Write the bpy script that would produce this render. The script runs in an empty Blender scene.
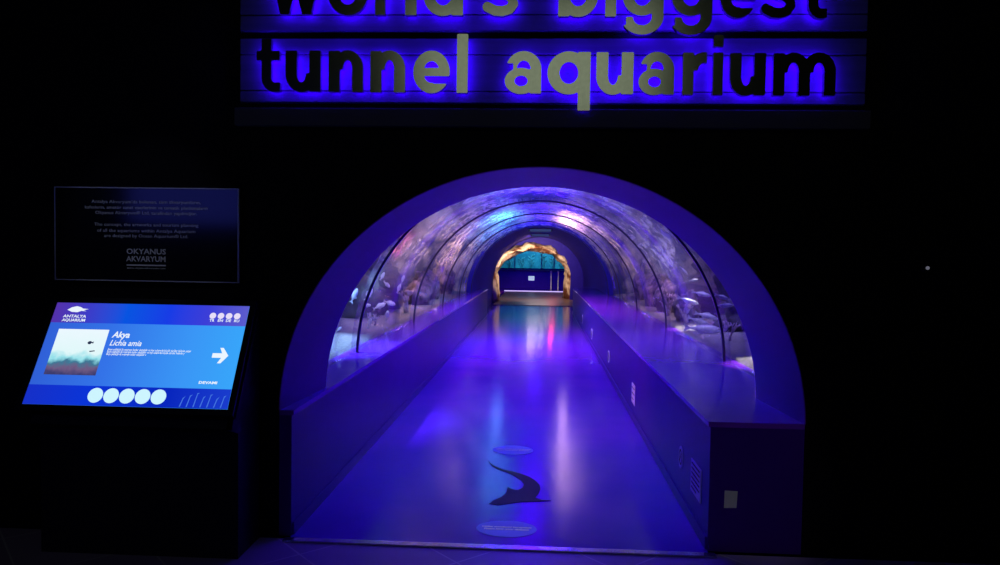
import bpy, bmesh, math, random
from mathutils import Vector, Matrix, noise
from mathutils.geometry import tessellate_polygon

random.seed(7)
PI = math.pi
scene = bpy.context.scene
COL = scene.collection

# ------------------------------------------------------------------ camera
FPX = 735.0
YAW, PITCH, ROLL = math.radians(3.080), math.radians(2.1135), math.radians(0.9)
CAM = Vector((0, 0, 1.67))
RM = Matrix.Rotation(YAW, 3, 'Z') @ Matrix.Rotation(PI / 2 - PITCH, 3, 'X') @ Matrix.Rotation(ROLL, 3, 'Z')
cd = bpy.data.cameras.new('camera')
cd.sensor_width = 36
cd.lens = FPX * 36 / 1000
cd.clip_end = 200
cam = bpy.data.objects.new('camera', cd)
cam.matrix_world = Matrix.Translation(CAM) @ RM.to_4x4()
COL.objects.link(cam)
scene.camera = cam


def at(px, py, y):
    """point of the scene seen at a pixel of the photograph, at distance y"""
    d = RM @ Vector(((px - 500) / FPX, (282.5 - py) / FPX, -1))
    return CAM + d * (y / d.y)


# ------------------------------------------------------------------ node materials
MATS = {}


def _bump(nt, b, scale, strength, dist=0.02, stretch=None):
    tc = nt.nodes.new('ShaderNodeTexCoord')
    n = nt.nodes.new('ShaderNodeTexNoise')
    n.inputs['Scale'].default_value = scale
    n.inputs['Detail'].default_value = 4
    if stretch:
        mp = nt.nodes.new('ShaderNodeMapping')
        mp.inputs['Scale'].default_value = stretch
        nt.links.new(tc.outputs['Object'], mp.inputs['Vector'])
        nt.links.new(mp.outputs['Vector'], n.inputs['Vector'])
    else:
        nt.links.new(tc.outputs['Object'], n.inputs['Vector'])
    bp = nt.nodes.new('ShaderNodeBump')
    bp.inputs['Strength'].default_value = strength
    bp.inputs['Distance'].default_value = dist
    nt.links.new(n.outputs['Fac'], bp.inputs['Height'])
    nt.links.new(bp.outputs['Normal'], b.inputs['Normal'])
    return n


def mat(name, c, rough=0.5, metal=0.0, c2=None, scale=6.0, bump=0.0, bscale=None, spec=0.5,
        stretch=None, sharp=(0.35, 0.65)):
    """principled surface whose colour wanders between c and c2"""
    if name in MATS:
        return MATS[name]
    m = bpy.data.materials.new(name)
    m.use_nodes = True
    nt = m.node_tree
    b = nt.nodes['Principled BSDF']
    b.inputs['Roughness'].default_value = rough
    b.inputs['Metallic'].default_value = metal
    b.inputs['Specular IOR Level'].default_value = spec
    if c2 is None:
        c2 = tuple(min(1, x * 1.12 + 0.0005) for x in c)
    tc = nt.nodes.new('ShaderNodeTexCoord')
    n = nt.nodes.new('ShaderNodeTexNoise')
    n.inputs['Scale'].default_value = scale
    n.inputs['Detail'].default_value = 5
    r = nt.nodes.new('ShaderNodeValToRGB')
    r.color_ramp.elements[0].position = sharp[0]
    r.color_ramp.elements[1].position = sharp[1]
    r.color_ramp.elements[0].color = (*c, 1)
    r.color_ramp.elements[1].color = (*c2, 1)
    if stretch:
        mp = nt.nodes.new('ShaderNodeMapping')
        mp.inputs['Scale'].default_value = stretch
        nt.links.new(tc.outputs['Object'], mp.inputs['Vector'])
        nt.links.new(mp.outputs['Vector'], n.inputs['Vector'])
    else:
        nt.links.new(tc.outputs['Object'], n.inputs['Vector'])
    nt.links.new(n.outputs['Fac'], r.inputs['Fac'])
    nt.links.new(r.outputs['Color'], b.inputs['Base Color'])
    if bump:
        _bump(nt, b, bscale or scale * 2, bump, stretch=stretch)
    MATS[name] = m
    return m


def glow(name, c, strength=1.0, c2=None, axis='X', stops=None, space='Generated'):
    """light-giving surface (screens, LEDs); stops = [(pos, colour)...] along an axis"""
    if name in MATS:
        return MATS[name]
    m = bpy.data.materials.new(name)
    m.use_nodes = True
    nt = m.node_tree
    nt.nodes.remove(nt.nodes['Principled BSDF'])
    e = nt.nodes.new('ShaderNodeEmission')
    e.inputs['Color'].default_value = (*c, 1)
    e.inputs['Strength'].default_value = strength
    if stops:
        tc = nt.nodes.new('ShaderNodeTexCoord')
        sp = nt.nodes.new('ShaderNodeSeparateXYZ')
        r = nt.nodes.new('ShaderNodeValToRGB')
        while len(r.color_ramp.elements) < len(stops):
            r.color_ramp.elements.new(0.5)
        for el, (p, cc) in zip(r.color_ramp.elements, stops):
            el.position = p
            el.color = (*cc, 1)
        nt.links.new(tc.outputs[space], sp.inputs[0])
        nt.links.new(sp.outputs[axis], r.inputs['Fac'])
        nt.links.new(r.outputs['Color'], e.inputs['Color'])
    nt.links.new(e.outputs[0], nt.nodes['Material Output'].inputs['Surface'])
    MATS[name] = m
    return m


def srgb(r, g, b):
    f = lambda v: (v / 255 / 12.92) if v <= 10 else ((v / 255 + 0.055) / 1.055) ** 2.4
    return (f(r), f(g), f(b))


# ------------------------------------------------------------------ mesh helpers
def link(name, bm, m, parent=None, smooth=False):
    me = bpy.data.meshes.new(name)
    bmesh.ops.recalc_face_normals(bm, faces=bm.faces)
    bm.to_mesh(me)
    bm.free()
    if smooth:
        for p in me.polygons:
            p.use_smooth = True
    o = bpy.data.objects.new(name, me)
    me.materials.append(m)
    COL.objects.link(o)
    if parent:
        o.parent = parent
    return o


def tag(o, label, cat, group=None, kind=None):
    o['label'] = label
    o['category'] = cat
    if group:
        o['group'] = group
    if kind:
        o['kind'] = kind
    return o


def thing(name, label, cat, loc=(0, 0, 0), rot=(0, 0, 0), group=None):
    o = bpy.data.objects.new(name, None)
    o.empty_display_size = 0.1
    COL.objects.link(o)
    o.location = loc
    o.rotation_euler = rot
    return tag(o, label, cat, group)


def struct(name, bm, m, label, cat, smooth=False, parent=None):
    o = link(name, bm, m, parent, smooth)
    if parent is None:
        tag(o, label, cat, kind='structure')
    return o


def box(bm, x0, x1, y0, y1, z0, z1, bevel=0.0):
    r = bmesh.ops.create_cube(bm, size=1)
    for v in r['verts']:
        v.co = Vector(((x0 + x1) / 2 + v.co.x * (x1 - x0), (y0 + y1) / 2 + v.co.y * (y1 - y0),
                       (z0 + z1) / 2 + v.co.z * (z1 - z0)))
    if bevel:
        es = list({e for v in r['verts'] for e in v.link_edges})
        bmesh.ops.bevel(bm, geom=es, offset=bevel, segments=2, affect='EDGES', profile=0.5)
    return bm


def boxbm(*a, **k):
    return box(bmesh.new(), *a, **k)


def prism(loops, y0, y1, bm=None):
    """solid between y0 and y1 of a polygon with holes in the XZ plane"""
    bm = bm or bmesh.new()
    flat = [p for l in loops for p in l]
    tris = tessellate_polygon([[Vector((p[0], p[1], 0)) for p in l] for l in loops])
    f = [bm.verts.new((p[0], y0, p[1])) for p in flat]
    b = [bm.verts.new((p[0], y1, p[1])) for p in flat]
    for t in tris:
        try:
            bm.faces.new([f[i] for i in t])
            bm.faces.new([b[i] for i in reversed(t)])
        except ValueError:
            pass
    k = 0
    for l in loops:
        n = len(l)
        for i in range(n):
            a, c = k + i, k + (i + 1) % n
            bm.faces.new([f[a], f[c], b[c], b[a]])
        k += n
    return bm


def arc(cx, cz, rx, rz, a0, a1, n):
    return [(cx + rx * math.cos(a0 + (a1 - a0) * i / n), cz + rz * math.sin(a0 + (a1 - a0) * i / n)) for i in range(n + 1)]


def lathe(profile, n=24, bm=None):
    bm = bm or bmesh.new()
    rings = []
    for r, z in profile:
        rings.append([bm.verts.new((r * math.cos(2 * PI * i / n), r * math.sin(2 * PI * i / n), z)) for i in range(n)])
    for a, b in zip(rings, rings[1:]):
        for i in range(n):
            bm.faces.new([a[i], a[(i + 1) % n], b[(i + 1) % n], b[i]])
    bm.faces.new(rings[0][::-1])
    bm.faces.new(rings[-1])
    return bm


def tube(pts, radii, n=10, bm=None, flat=1.0):
    bm = bm or bmesh.new()
    pts = [Vector(p) for p in pts]
    rings = []
    for i, p in enumerate(pts):
        t = (pts[min(i + 1, len(pts) - 1)] - pts[max(i - 1, 0)]).normalized()
        u = t.cross(Vector((0, 1, 0)))
        if u.length < 1e-3:
            u = t.cross(Vector((1, 0, 0)))
        u.normalize()
        w = t.cross(u)
        r = radii[i] if hasattr(radii, '__len__') else radii
        rings.append([bm.verts.new(p + (u * math.cos(2 * PI * k / n) + w * math.sin(2 * PI * k / n) * flat) * r) for k in range(n)])
    for a, b in zip(rings, rings[1:]):
        for k in range(n):
            bm.faces.new([a[k], a[(k + 1) % n], b[(k + 1) % n], b[k]])
    bm.faces.new(rings[0][::-1])
    bm.faces.new(rings[-1])
    return bm


# ------------------------------------------------------------------ measures of the place
CZ = 0.72            # spring of the tunnel vault
Y_WALL, Y_IN = 4.2, 4.95
LX, RX = -1.435, 0.985   # walkway edges
LEDGE = 0.745
R_OUT, R_IN = 1.512, 1.452   # half widths of the opening, hall side and tunnel side
Z_OUT, Z_IN = 1.458, 1.412   # their heights over the spring line
GR = 1.69            # inner radius of the acrylic
Y_GLASS_END = 18.0
Y_ROCK = 26.0
Y_LEDGE = {'left': 20.3, 'right': 21.6}   # where the low walls end

# ------------------------------------------------------------------ materials
m_wall = mat('black_wall_paint', (0.0035, 0.003, 0.006), 0.6, spec=0.1, bump=0.1, bscale=60)
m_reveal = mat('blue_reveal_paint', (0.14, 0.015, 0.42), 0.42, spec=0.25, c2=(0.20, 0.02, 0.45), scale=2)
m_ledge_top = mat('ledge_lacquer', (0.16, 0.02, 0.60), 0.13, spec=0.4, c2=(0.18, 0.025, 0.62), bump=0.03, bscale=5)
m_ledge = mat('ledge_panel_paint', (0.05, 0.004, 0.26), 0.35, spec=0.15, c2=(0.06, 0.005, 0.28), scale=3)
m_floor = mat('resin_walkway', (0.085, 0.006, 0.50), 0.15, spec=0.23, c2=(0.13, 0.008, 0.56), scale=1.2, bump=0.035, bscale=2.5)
m_blue_vault = mat('dark_blue_vault', (0.012, 0.006, 0.26), 0.5, spec=0.08, c2=(0.015, 0.008, 0.3))
m_joint = mat('black_joint_sealant', (0.035, 0.03, 0.065), 0.25, spec=0.6)
m_sand = mat('aquarium_sand', (0.17, 0.165, 0.16), 0.9, c2=(0.26, 0.25, 0.24), scale=30, bump=0.3, bscale=40)
m_reef = mat('dark_reef_rock', (0.012, 0.011, 0.02), 0.85, c2=(0.05, 0.04, 0.07), scale=5, bump=0.7, bscale=9)
m_rock = mat('encrusted_rock', (0.05, 0.04, 0.06), 0.85, c2=(0.30, 0.24, 0.27), scale=7, bump=0.7, bscale=14)
m_tankwall = mat('haze_tinted_rockwork', (0.02, 0.025, 0.10), 0.9, c2=(0.42, 0.38, 0.42), scale=2.2, bump=0.8, bscale=4, sharp=(0.40, 0.68))  # blotchy colour stands in for water haze and ripple patterns
m_metal = mat('brushed_letter_steel', (0.50, 0.52, 0.46), 0.18, metal=1.0, c2=(0.55, 0.57, 0.5), scale=40)
m_letter_side = m_metal
m_black = mat('black_powder_coat', (0.006, 0.006, 0.008), 0.45, spec=0.3)
m_steel = mat('threshold_steel', (0.55, 0.54, 0.58), 0.22, metal=1.0, bump=0.25, bscale=12)
m_white = mat('white_vinyl', (0.9, 0.9, 0.9), 0.6, spec=0.1)


def glass_mat(name, tint, ior, bumps, refl=1.0, rough=0.03):
    m = bpy.data.materials.new(name)
    m.use_nodes = True
    nt = m.node_tree
    nt.nodes.remove(nt.nodes['Principled BSDF'])
    tr = nt.nodes.new('ShaderNodeBsdfTransparent')
    tr.inputs['Color'].default_value = (*tint, 1)
    gl = nt.nodes.new('ShaderNodeBsdfGlossy')
    gl.inputs['Roughness'].default_value = rough
    fr = nt.nodes.new('ShaderNodeFresnel')
    fr.inputs['IOR'].default_value = ior
    mu = nt.nodes.new('ShaderNodeMath')
    mu.operation = 'MULTIPLY'
    mu.inputs[1].default_value = refl
    mix = nt.nodes.new('ShaderNodeMixShader')
    if bumps:
        _bump(nt, gl, bumps[0], bumps[1], bumps[2], stretch=(1, 0.35, 1))
    nt.links.new(fr.outputs[0], mu.inputs[0])
    nt.links.new(mu.outputs[0], mix.inputs['Fac'])
    nt.links.new(tr.outputs[0], mix.inputs[1])
    nt.links.new(gl.outputs[0], mix.inputs[2])
    nt.links.new(mix.outputs[0], nt.nodes['Material Output'].inputs['Surface'])
    MATS[name] = m
    return m


def add_sheen_streaks(m, amount):
    """painted streaks imitating ripple reflections and haze, mostly on the upper part of the acrylic"""
    nt = m.node_tree
    L = nt.links.new
    out = nt.nodes['Material Output']
    src = out.inputs['Surface'].links[0].from_socket
    tc = nt.nodes.new('ShaderNodeTexCoord')
    sp = nt.nodes.new('ShaderNodeSeparateXYZ')
    L(tc.outputs['Object'], sp.inputs[0])

    def math_(op, a, b=None):
        n = nt.nodes.new('ShaderNodeMath')
        n.operation = op
        for k, v in enumerate((a, b)):
            if v is None:
                continue
            if isinstance(v, (int, float)):
                n.inputs[k].default_value = v
            else:
                L(v, n.inputs[k])
        return n.outputs[0]
    ang = math_('ARCTAN2', sp.outputs['X'], math_('SUBTRACT', sp.outputs['Z'], CZ))
    cb = nt.nodes.new('ShaderNodeCombineXYZ')
    L(math_('MULTIPLY', ang, GR), cb.inputs[0])
    L(sp.outputs['Y'], cb.inputs[1])

    def streaks(scale, sc, lo, hi, detail=6, dist=0.6):
        mp = nt.nodes.new('ShaderNodeMapping')
        mp.inputs['Scale'].default_value = sc
        L(cb.outputs[0], mp.inputs['Vector'])
        n = nt.nodes.new('ShaderNodeTexNoise')
        n.inputs['Scale'].default_value = scale
        n.inputs['Detail'].default_value = detail
        n.inputs['Distortion'].default_value = dist
        L(mp.outputs[0], n.inputs['Vector'])
        r = nt.nodes.new('ShaderNodeMapRange')
        r.inputs['From Min'].default_value = lo
        r.inputs['From Max'].default_value = hi
        L(n.outputs['Fac'], r.inputs['Value'])
        return r.outputs[0]
    big = streaks(1.1, (1, .5, 1), .38, .68)
    fine = streaks(8.5, (1, .45, 1), .47, .63, 8)
    f = math_('ADD', math_('MULTIPLY', big, 0.25), math_('MULTIPLY', math_('MULTIPLY', big, fine), 1.3))
    zr = nt.nodes.new('ShaderNodeMapRange')
    zr.interpolation_type = 'SMOOTHSTEP'
    zr.inputs['From Min'].default_value = 1.15
    zr.inputs['From Max'].default_value = 1.95
    zr.inputs['To Min'].default_value = 0.03
    zr.inputs['To Max'].default_value = 1.0
    L(sp.outputs['Z'], zr.inputs['Value'])
    f = math_('MULTIPLY', math_('MULTIPLY', f, zr.outputs[0]), amount)
    tl = nt.nodes.new('ShaderNodeBsdfTranslucent')
    tl.inputs['Color'].default_value = (.82, .82, .84, 1)
    mx = nt.nodes.new('ShaderNodeMixShader')
    L(f, mx.inputs['Fac'])
    L(src, mx.inputs[1])
    L(tl.outputs[0], mx.inputs[2])
    L(mx.outputs[0], out.inputs['Surface'])


m_glass = glass_mat('tunnel_acrylic', (0.97, 0.97, 0.99), 1.25, (5, 0.35, 0.03), 0.32)
m_pane = glass_mat('far_pane', (0.97, 0.97, 0.99), 1.25, None, 0.45)
add_sheen_streaks(m_glass, 0.60)  # translucent streaks painted in place of reflections and haze

# ------------------------------------------------------------------ the setting: entrance hall
# tiled hall floor with grout
m_tile = bpy.data.materials.new('hall_tile')
m_tile.use_nodes = True
nt = m_tile.node_tree
pb = nt.nodes['Principled BSDF']
tc = nt.nodes.new('ShaderNodeTexCoord')
mp = nt.nodes.new('ShaderNodeMapping')
mp.inputs['Rotation'].default_value = (0, 0, math.radians(47))
mp.inputs['Location'].default_value = (0.05, 0.12, 0)
bk = nt.nodes.new('ShaderNodeTexBrick')
bk.offset = 0
bk.inputs['Color1'].default_value = (0.30, 0.22, 0.36, 1)
bk.inputs['Color2'].default_value = (0.36, 0.27, 0.42, 1)
bk.inputs['Mortar'].default_value = (0.6, 0.57, 0.55, 1)
bk.inputs['Scale'].default_value = 1
bk.inputs['Brick Width'].default_value = 0.62
bk.inputs['Row Height'].default_value = 0.62
bk.inputs['Mortar Size'].default_value = 0.005
nt.links.new(tc.outputs['Object'], mp.inputs['Vector'])
nt.links.new(mp.outputs['Vector'], bk.inputs['Vector'])
nt.links.new(bk.outputs['Color'], pb.inputs['Base Color'])
pb.inputs['Roughness'].default_value = 0.38
struct('floor_hall', boxbm(-6, 6, -4, Y_WALL - 0.04, -0.1, 0), m_tile, 'dark hall floor tiles with pale diagonal grout', 'floor')
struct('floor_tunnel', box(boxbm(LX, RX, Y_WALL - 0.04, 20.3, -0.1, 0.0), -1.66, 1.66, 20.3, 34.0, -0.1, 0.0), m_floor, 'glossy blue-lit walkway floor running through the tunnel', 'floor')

# front wall with the arched opening
wall_loop = [(-6, 0), (-R_OUT, 0)] + arc(0, CZ, R_OUT, Z_OUT, PI, 0, 48) + [(R_OUT, 0), (6, 0), (6, 5), (-6, 5)]
struct('wall_front', prism([wall_loop], Y_WALL, Y_IN - 0.005), m_wall, 'black hall wall around the arched tunnel entrance', 'wall')
# lining of the opening, tapering inwards
bm = bmesh.new()
N = 64
prof = []
for i in range(N + 1):
    a = PI * i / N
    prof.append((math.cos(a), math.sin(a)))
rows = []
for (y, r, rz) in ((Y_WALL - 0.004, R_OUT, Z_OUT), (Y_WALL - 0.004, R_OUT - 0.006, Z_OUT - 0.006), (Y_IN, R_IN, Z_IN), (Y_IN, R_OUT + 0.30, Z_OUT + 0.30)):
    row = [bm.verts.new((r, y, LEDGE))]
    row += [bm.verts.new((r * c, y, CZ + max(0.03, rz * s))) for c, s in prof]
    row += [bm.verts.new((-r, y, LEDGE))]
    rows.append(row)
for a, b in zip(rows, rows[1:]):
    for i in range(len(a) - 1):
        bm.faces.new([a[i], a[i + 1], b[i + 1], b[i]])
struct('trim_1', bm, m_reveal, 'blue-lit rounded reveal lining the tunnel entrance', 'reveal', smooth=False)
struct('trim_2', boxbm(LX - 0.02, RX + 0.03, Y_WALL - 0.10, Y_WALL - 0.045, 0.0, 0.012, bevel=0.004), m_steel,
       'shiny metal threshold strip across the tunnel entrance', 'threshold')

# ledges on both sides
for side, x0, x1 in (('left', -1.80, LX), ('right', RX, 1.80)):
    y0 = Y_WALL + 0.0
    xo0, xo1 = (x0, x1)
    b = bmesh.new()
    if side == 'left':
        box(b, -R_OUT + 0.004, LX, y0, Y_IN, 0, LEDGE - 0.03)
        box(b, x0, x1, Y_IN, Y_LEDGE[side], 0, LEDGE - 0.03)
    else:
        box(b, RX, R_OUT - 0.004, y0, Y_IN, 0, LEDGE - 0.03)
        box(b, x0, x1, Y_IN, Y_LEDGE[side], 0, LEDGE - 0.03)
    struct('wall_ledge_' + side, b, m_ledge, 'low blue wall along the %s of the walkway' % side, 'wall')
    b = bmesh.new()
    if side == 'left':
        box(b, -R_OUT + 0.004, LX + 0.012, y0, Y_IN, LEDGE - 0.03, LEDGE)
        box(b, x0, LX + 0.012, Y_IN, Y_LEDGE[side], LEDGE - 0.03, LEDGE)
    else:
        box(b, RX - 0.012, R_OUT - 0.004, y0, Y_IN, LEDGE - 0.03, LEDGE)
        box(b, RX - 0.012, x1, Y_IN, Y_LEDGE[side], LEDGE - 0.03, LEDGE)
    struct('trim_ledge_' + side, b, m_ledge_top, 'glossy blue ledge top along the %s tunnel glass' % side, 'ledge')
    s = 1 if side == 'left' else -1
    e = LX if side == 'left' else RX
    struct('baseboard_' + side, boxbm(min(e, e + s * 0.012), max(e, e + s * 0.012), Y_WALL + 0.02, Y_LEDGE[side], 0.002, 0.075), m_ledge,
           'thin baseboard at the foot of the %s low wall' % side, 'baseboard')

# ------------------------------------------------------------------ acrylic tunnel
edges = [Y_IN + 0.005, 6.72, 9.78, 12.72, 15.35, Y_GLASS_END]
for i, (ya, yb) in enumerate(zip(edges, edges[1:])):
    zs = LEDGE + 0.002
    a0 = math.asin((zs - CZ) / GR)
    loop = arc(0, CZ, GR + 0.05, GR + 0.05, a0, PI - a0, 56) + arc(0, CZ, GR, GR, PI - a0, a0, 56)
    b = prism([loop], ya + 0.002, yb - 0.002)
    o = struct('window_%d' % (i + 1), b, m_glass, 'curved clear acrylic tunnel pane, %s from the entrance' %
               ('first', 'second', 'third', 'fourth', 'fifth')[i], 'tunnel glass')
    for p in o.data.polygons:
        p.use_smooth = abs(p.normal.y) < 0.5
for i, y in enumerate(edges[1:]):
    b = bmesh.new()
    a0 = math.asin((LEDGE + 0.003 - CZ) / GR)
    loop = arc(0, CZ, GR - 0.001, GR - 0.001, a0, PI - a0, 56) + arc(0, CZ, GR - 0.022, GR - 0.022, PI - a0, a0, 56)
    prism([loop], y - 0.015, y + 0.015, b)
    struct('trim_joint_%d' % (i + 1), b, m_joint, 'thin dark arched joint between tunnel panes, %s from the entrance' %
           ('first', 'second', 'third', 'fourth', 'last')[i], 'glass joint')

# opaque blue vault after the glass
loop = [(1.78, LEDGE)] + arc(0, CZ, 1.80, 1.80, 0.02, PI - 0.02, 48) + [(-1.78, LEDGE)] + [(-1.66, LEDGE)] + arc(0, CZ, 1.66, 1.66, PI - 0.03, 0.03, 48) + [(1.66, LEDGE)]
vb = prism([loop], Y_GLASS_END + 0.001, Y_ROCK + 2)
for s_ in (-1, 1):
    x_ = Y_LEDGE['left' if s_ < 0 else 'right']
    box(vb, min(s_ * 1.66, s_ * 1.78), max(s_ * 1.66, s_ * 1.78), x_ + 0.002, Y_ROCK + 2, 0.0, LEDGE)
struct('ceiling_vault', vb, m_blue_vault, 'dark blue solid vault at the far end of the tunnel', 'ceiling')

# ------------------------------------------------------------------ tank around the tunnel
TX, TZ = 5.0, 3.5
hole = [(-1.79, 0.5)] + arc(0, CZ, 1.79, 1.79, PI, 0, 48) + [(1.79, 0.5)]
bulk = [(-TX - 0.3, 0.3), (-1.79, 0.3)] + arc(0, CZ, 1.805, 1.805, PI, 0, 48) + [(1.79, 0.3), (TX + 0.3, 0.3), (TX + 0.3, TZ + 0.3), (-TX - 0.3, TZ + 0.3)]
struct('wall_tank_back', prism([bulk], Y_GLASS_END + 0.01, Y_GLASS_END + 0.3), m_tankwall, 'haze-toned rockwork wall closing the tank behind the tunnel', 'wall')
struct('wall_tank_left', boxbm(-TX - 0.3, -TX, Y_IN + 0.01, Y_GLASS_END, 0.3, TZ + 0.3), m_tankwall, 'rockwork tank wall left of the tunnel', 'wall')
struct('wall_tank_right', boxbm(TX, TX + 0.3, Y_IN + 0.01, Y_GLASS_END, 0.3, TZ + 0.3), m_tankwall, 'rockwork tank wall right of the tunnel', 'wall')


def sand(x0, x1, seed):
    bm = bmesh.new()
    nx, ny = 24, 80
    g = []
    for j in range(ny + 1):
        y = Y_IN + 0.02 + (Y_GLASS_END - Y_IN - 0.03) * j / ny
        row = []
        for i in range(nx + 1):
            t = i / nx
            x = x0 + (x1 - x0) * t
            h = LEDGE + 0.02 + 0.10 * t + 0.07 * (noise.noise(Vector((x * 1.3, y * 1.1, seed))) + 0.5) * min(1, t * 4)
            row.append(bm.verts.new((x, y, h)))
        g.append(row)
    for j in range(ny):
        for i in range(nx):
            bm.faces.new([g[j][i], g[j][i + 1], g[j + 1][i + 1], g[j + 1][i]])
    ret = bmesh.ops.extrude_face_region(bm, geom=bm.faces[:])
    for v in ret['geom']:
        if isinstance(v, bmesh.types.BMVert):
            v.co.z = 0.402
    return bm


for side, x0, x1 in (('left', -1.755, -TX + 0.01), ('right', 1.815, TX - 0.01)):
    if side == 'left':
        x0 = -1.815
    o = link('sand_bed', sand(x0, x1, 3.0 if side == 'left' else 9.0), m_sand, smooth=True)
    tag(o, 'pale sand on the tank bottom %s of the tunnel' % side, 'sand', kind='stuff')

struct('floor_tank', box(boxbm(-TX, -1.82, Y_IN + .01, Y_GLASS_END, 0, .4), 1.82, TX, Y_IN + .01, Y_GLASS_END, 0, .4), m_joint, 'tank bottom slab under the sand', 'floor')
# water surface seen from below
m_surf = mat('rippled_water_surface', (0.10, 0.13, 0.25), 0.12, spec=1.0, c2=(0.2, 0.25, 0.4), scale=1.5, bump=0.9, bscale=2.2)
bm = bmesh.new()
bmesh.ops.create_grid(bm, x_segments=60, y_segments=80, size=0.5)
for v in bm.verts:
    v.co.x *= 2 * TX - 0.02
    v.co.y = (Y_IN + Y_GLASS_END) / 2 + v.co.y * (Y_GLASS_END - Y_IN - 0.03)
    v.co.z = TZ + 0.05 * noise.noise(Vector((v.co.x * 1.2, v.co.y * 0.9, 2)))
ret = bmesh.ops.extrude_face_region(bm, geom=bm.faces[:])
for v in ret['geom']:
    if isinstance(v, bmesh.types.BMVert):
        v.co.z += 0.2
o = link('water_surface', bm, m_surf, smooth=True)
tag(o, 'rippled water surface above the glass tunnel', 'water', kind='stuff')

# the water itself: a thin lilac haze
HAZE = 0.007
if HAZE:
    m_water = bpy.data.materials.new('hazy_water')
    m_water.use_nodes = True
    nt = m_water.node_tree
    nt.nodes.remove(nt.nodes['Principled BSDF'])
    vs = nt.nodes.new('ShaderNodeVolumeScatter')
    vs.inputs['Color'].default_value = (0.80, 0.82, 0.95, 1)
    vs.inputs['Density'].default_value = HAZE
    nt.links.new(vs.outputs[0], nt.nodes['Material Output'].inputs['Volume'])
    wl = [(-TX + 0.02, 0.72), (-1.76, 0.72)] + arc(0, CZ, 1.76, 1.76, PI, 0, 40) + [(1.76, 0.72), (TX - 0.02, 0.72), (TX - 0.02, TZ - 0.06), (-TX + 0.02, TZ - 0.06)]
    o = link('tank_water', prism([wl], Y_IN + 0.03, Y_GLASS_END - 0.02), m_water)
    tag(o, 'hazy blue violet water filling the tank around the tunnel', 'water', kind='stuff')


# ------------------------------------------------------------------ rocks, corals, reef
def rock_bm(sx, sy, sz, seed, amp=0.35, sub=4, freq=1.6):
    bm = bmesh.new()
    bmesh.ops.create_icosphere(bm, subdivisions=sub, radius=1)
    for v in bm.verts:
        n = v.co.normalized()
        d = 1 + amp * noise.noise(n * freq + Vector((seed, 0, 0))) + amp * 0.5 * noise.noise(n * freq * 2.7 + Vector((0, seed, 0)))\
            + amp * 0.3 * noise.noise(n * freq * 6 + Vector((0, 0, seed)))
        v.co = Vector((n.x * sx, n.y * sy, n.z * sz)) * d
    return bm


def rock(name, x, y, sx, sy, sz, seed, m, label, cat='rock', group=None, amp=0.35, base=0.78):
    o = link(name, rock_bm(sx, sy, sz, seed, amp), m, smooth=True)
    o.location = (x, y, base + sz * 0.55)
    return tag(o, label, cat, group)


rock('reef_rock', -3.25, 11.6, 1.0, 1.0, 0.72, 1.3, m_reef, 'big dark reef rock behind the pale fish, left of the tunnel', 'rock')
rock('reef_rock', -2.75, 10.2, 0.55, 0.6, 0.42, 5.1, m_reef, 'low dark reef rock on the bright sand, left of the tunnel', 'rock')
rock('reef_rock', 3.2, 11.4, 0.95, 1.1, 0.70, 8.8, m_reef, 'big dark reef rock behind the silvery fish, right of the tunnel', 'rock')
rock('reef_rock', 2.55, 9.0, 0.40, 0.5, 0.30, 2.4, m_reef, 'low dark reef rock under the silvery fish, right of the tunnel', 'rock')
rk = [(-2.15, 13.0, .22, .5, .28, 'left', 'just past the second joint'), (-2.3, 14.6, .28, .5, .36, 'left', 'between the third and fourth joints'),
      (-2.2, 16.6, .25, .5, .45, 'left', 'nearest the solid vault'),
      (2.12, 12.3, .20, .45, .30, 'right', 'just past the second joint'), (2.2, 13.8, .24, .45, .38, 'right', 'between the third and fourth joints'),
      (2.25, 15.6, .26, .45, .50, 'right', 'nearest the solid vault'), (2.1, 10.55, .16, .3, .26, 'right', 'beside the bright white lamp spots')]
for i, (x, y, sx, sy, sz, side, where) in enumerate(rk):
    rock('encrusted_rock', x, y, sx, sy, sz, 11.0 + i * 3.7, m_rock, 'pale encrusted rock %s of the tunnel, %s' % (side, where), 'rock', 'encrusted rocks along the glass')
# branching corals
m_coral = mat('lilac_coral', (0.35, 0.28, 0.36), 0.8, c2=(0.6, 0.5, 0.58), scale=20, bump=0.4, bscale=50)


def coral(x, y, z, h, seed, label):
    rnd = random.Random(seed)
    bm = bmesh.new()
    def grow(p, d, r, l, k):
        q = p + d * l
        tube([p, p + d * l * 0.5 + Vector((rnd.uniform(-1, 1), rnd.uniform(-1, 1), 0)) * l * 0.08, q], [r, r * 0.85, r * 0.65], 6, bm)
        if k:
            for _ in range(rnd.choice((2, 3))):
                nd = (d + Vector((rnd.uniform(-.8, .8), rnd.uniform(-.8, .8), rnd.uniform(0, .4)))).normalized()
                grow(q - d * l * 0.06, nd, r * 0.65, l * 0.72, k - 1)
    for _ in range(3):
        grow(Vector((rnd.uniform(-.05, .05), rnd.uniform(-.05, .05), 0)), Vector((rnd.uniform(-.4, .4), rnd.uniform(-.4, .4), 1)).normalized(), h * 0.07, h * 0.42, 2)
    o = link('branching_coral', bm, m_coral, smooth=True)
    o.location = (x, y, z)
    return tag(o, label, 'coral', 'branching corals on the tank sand')


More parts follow.
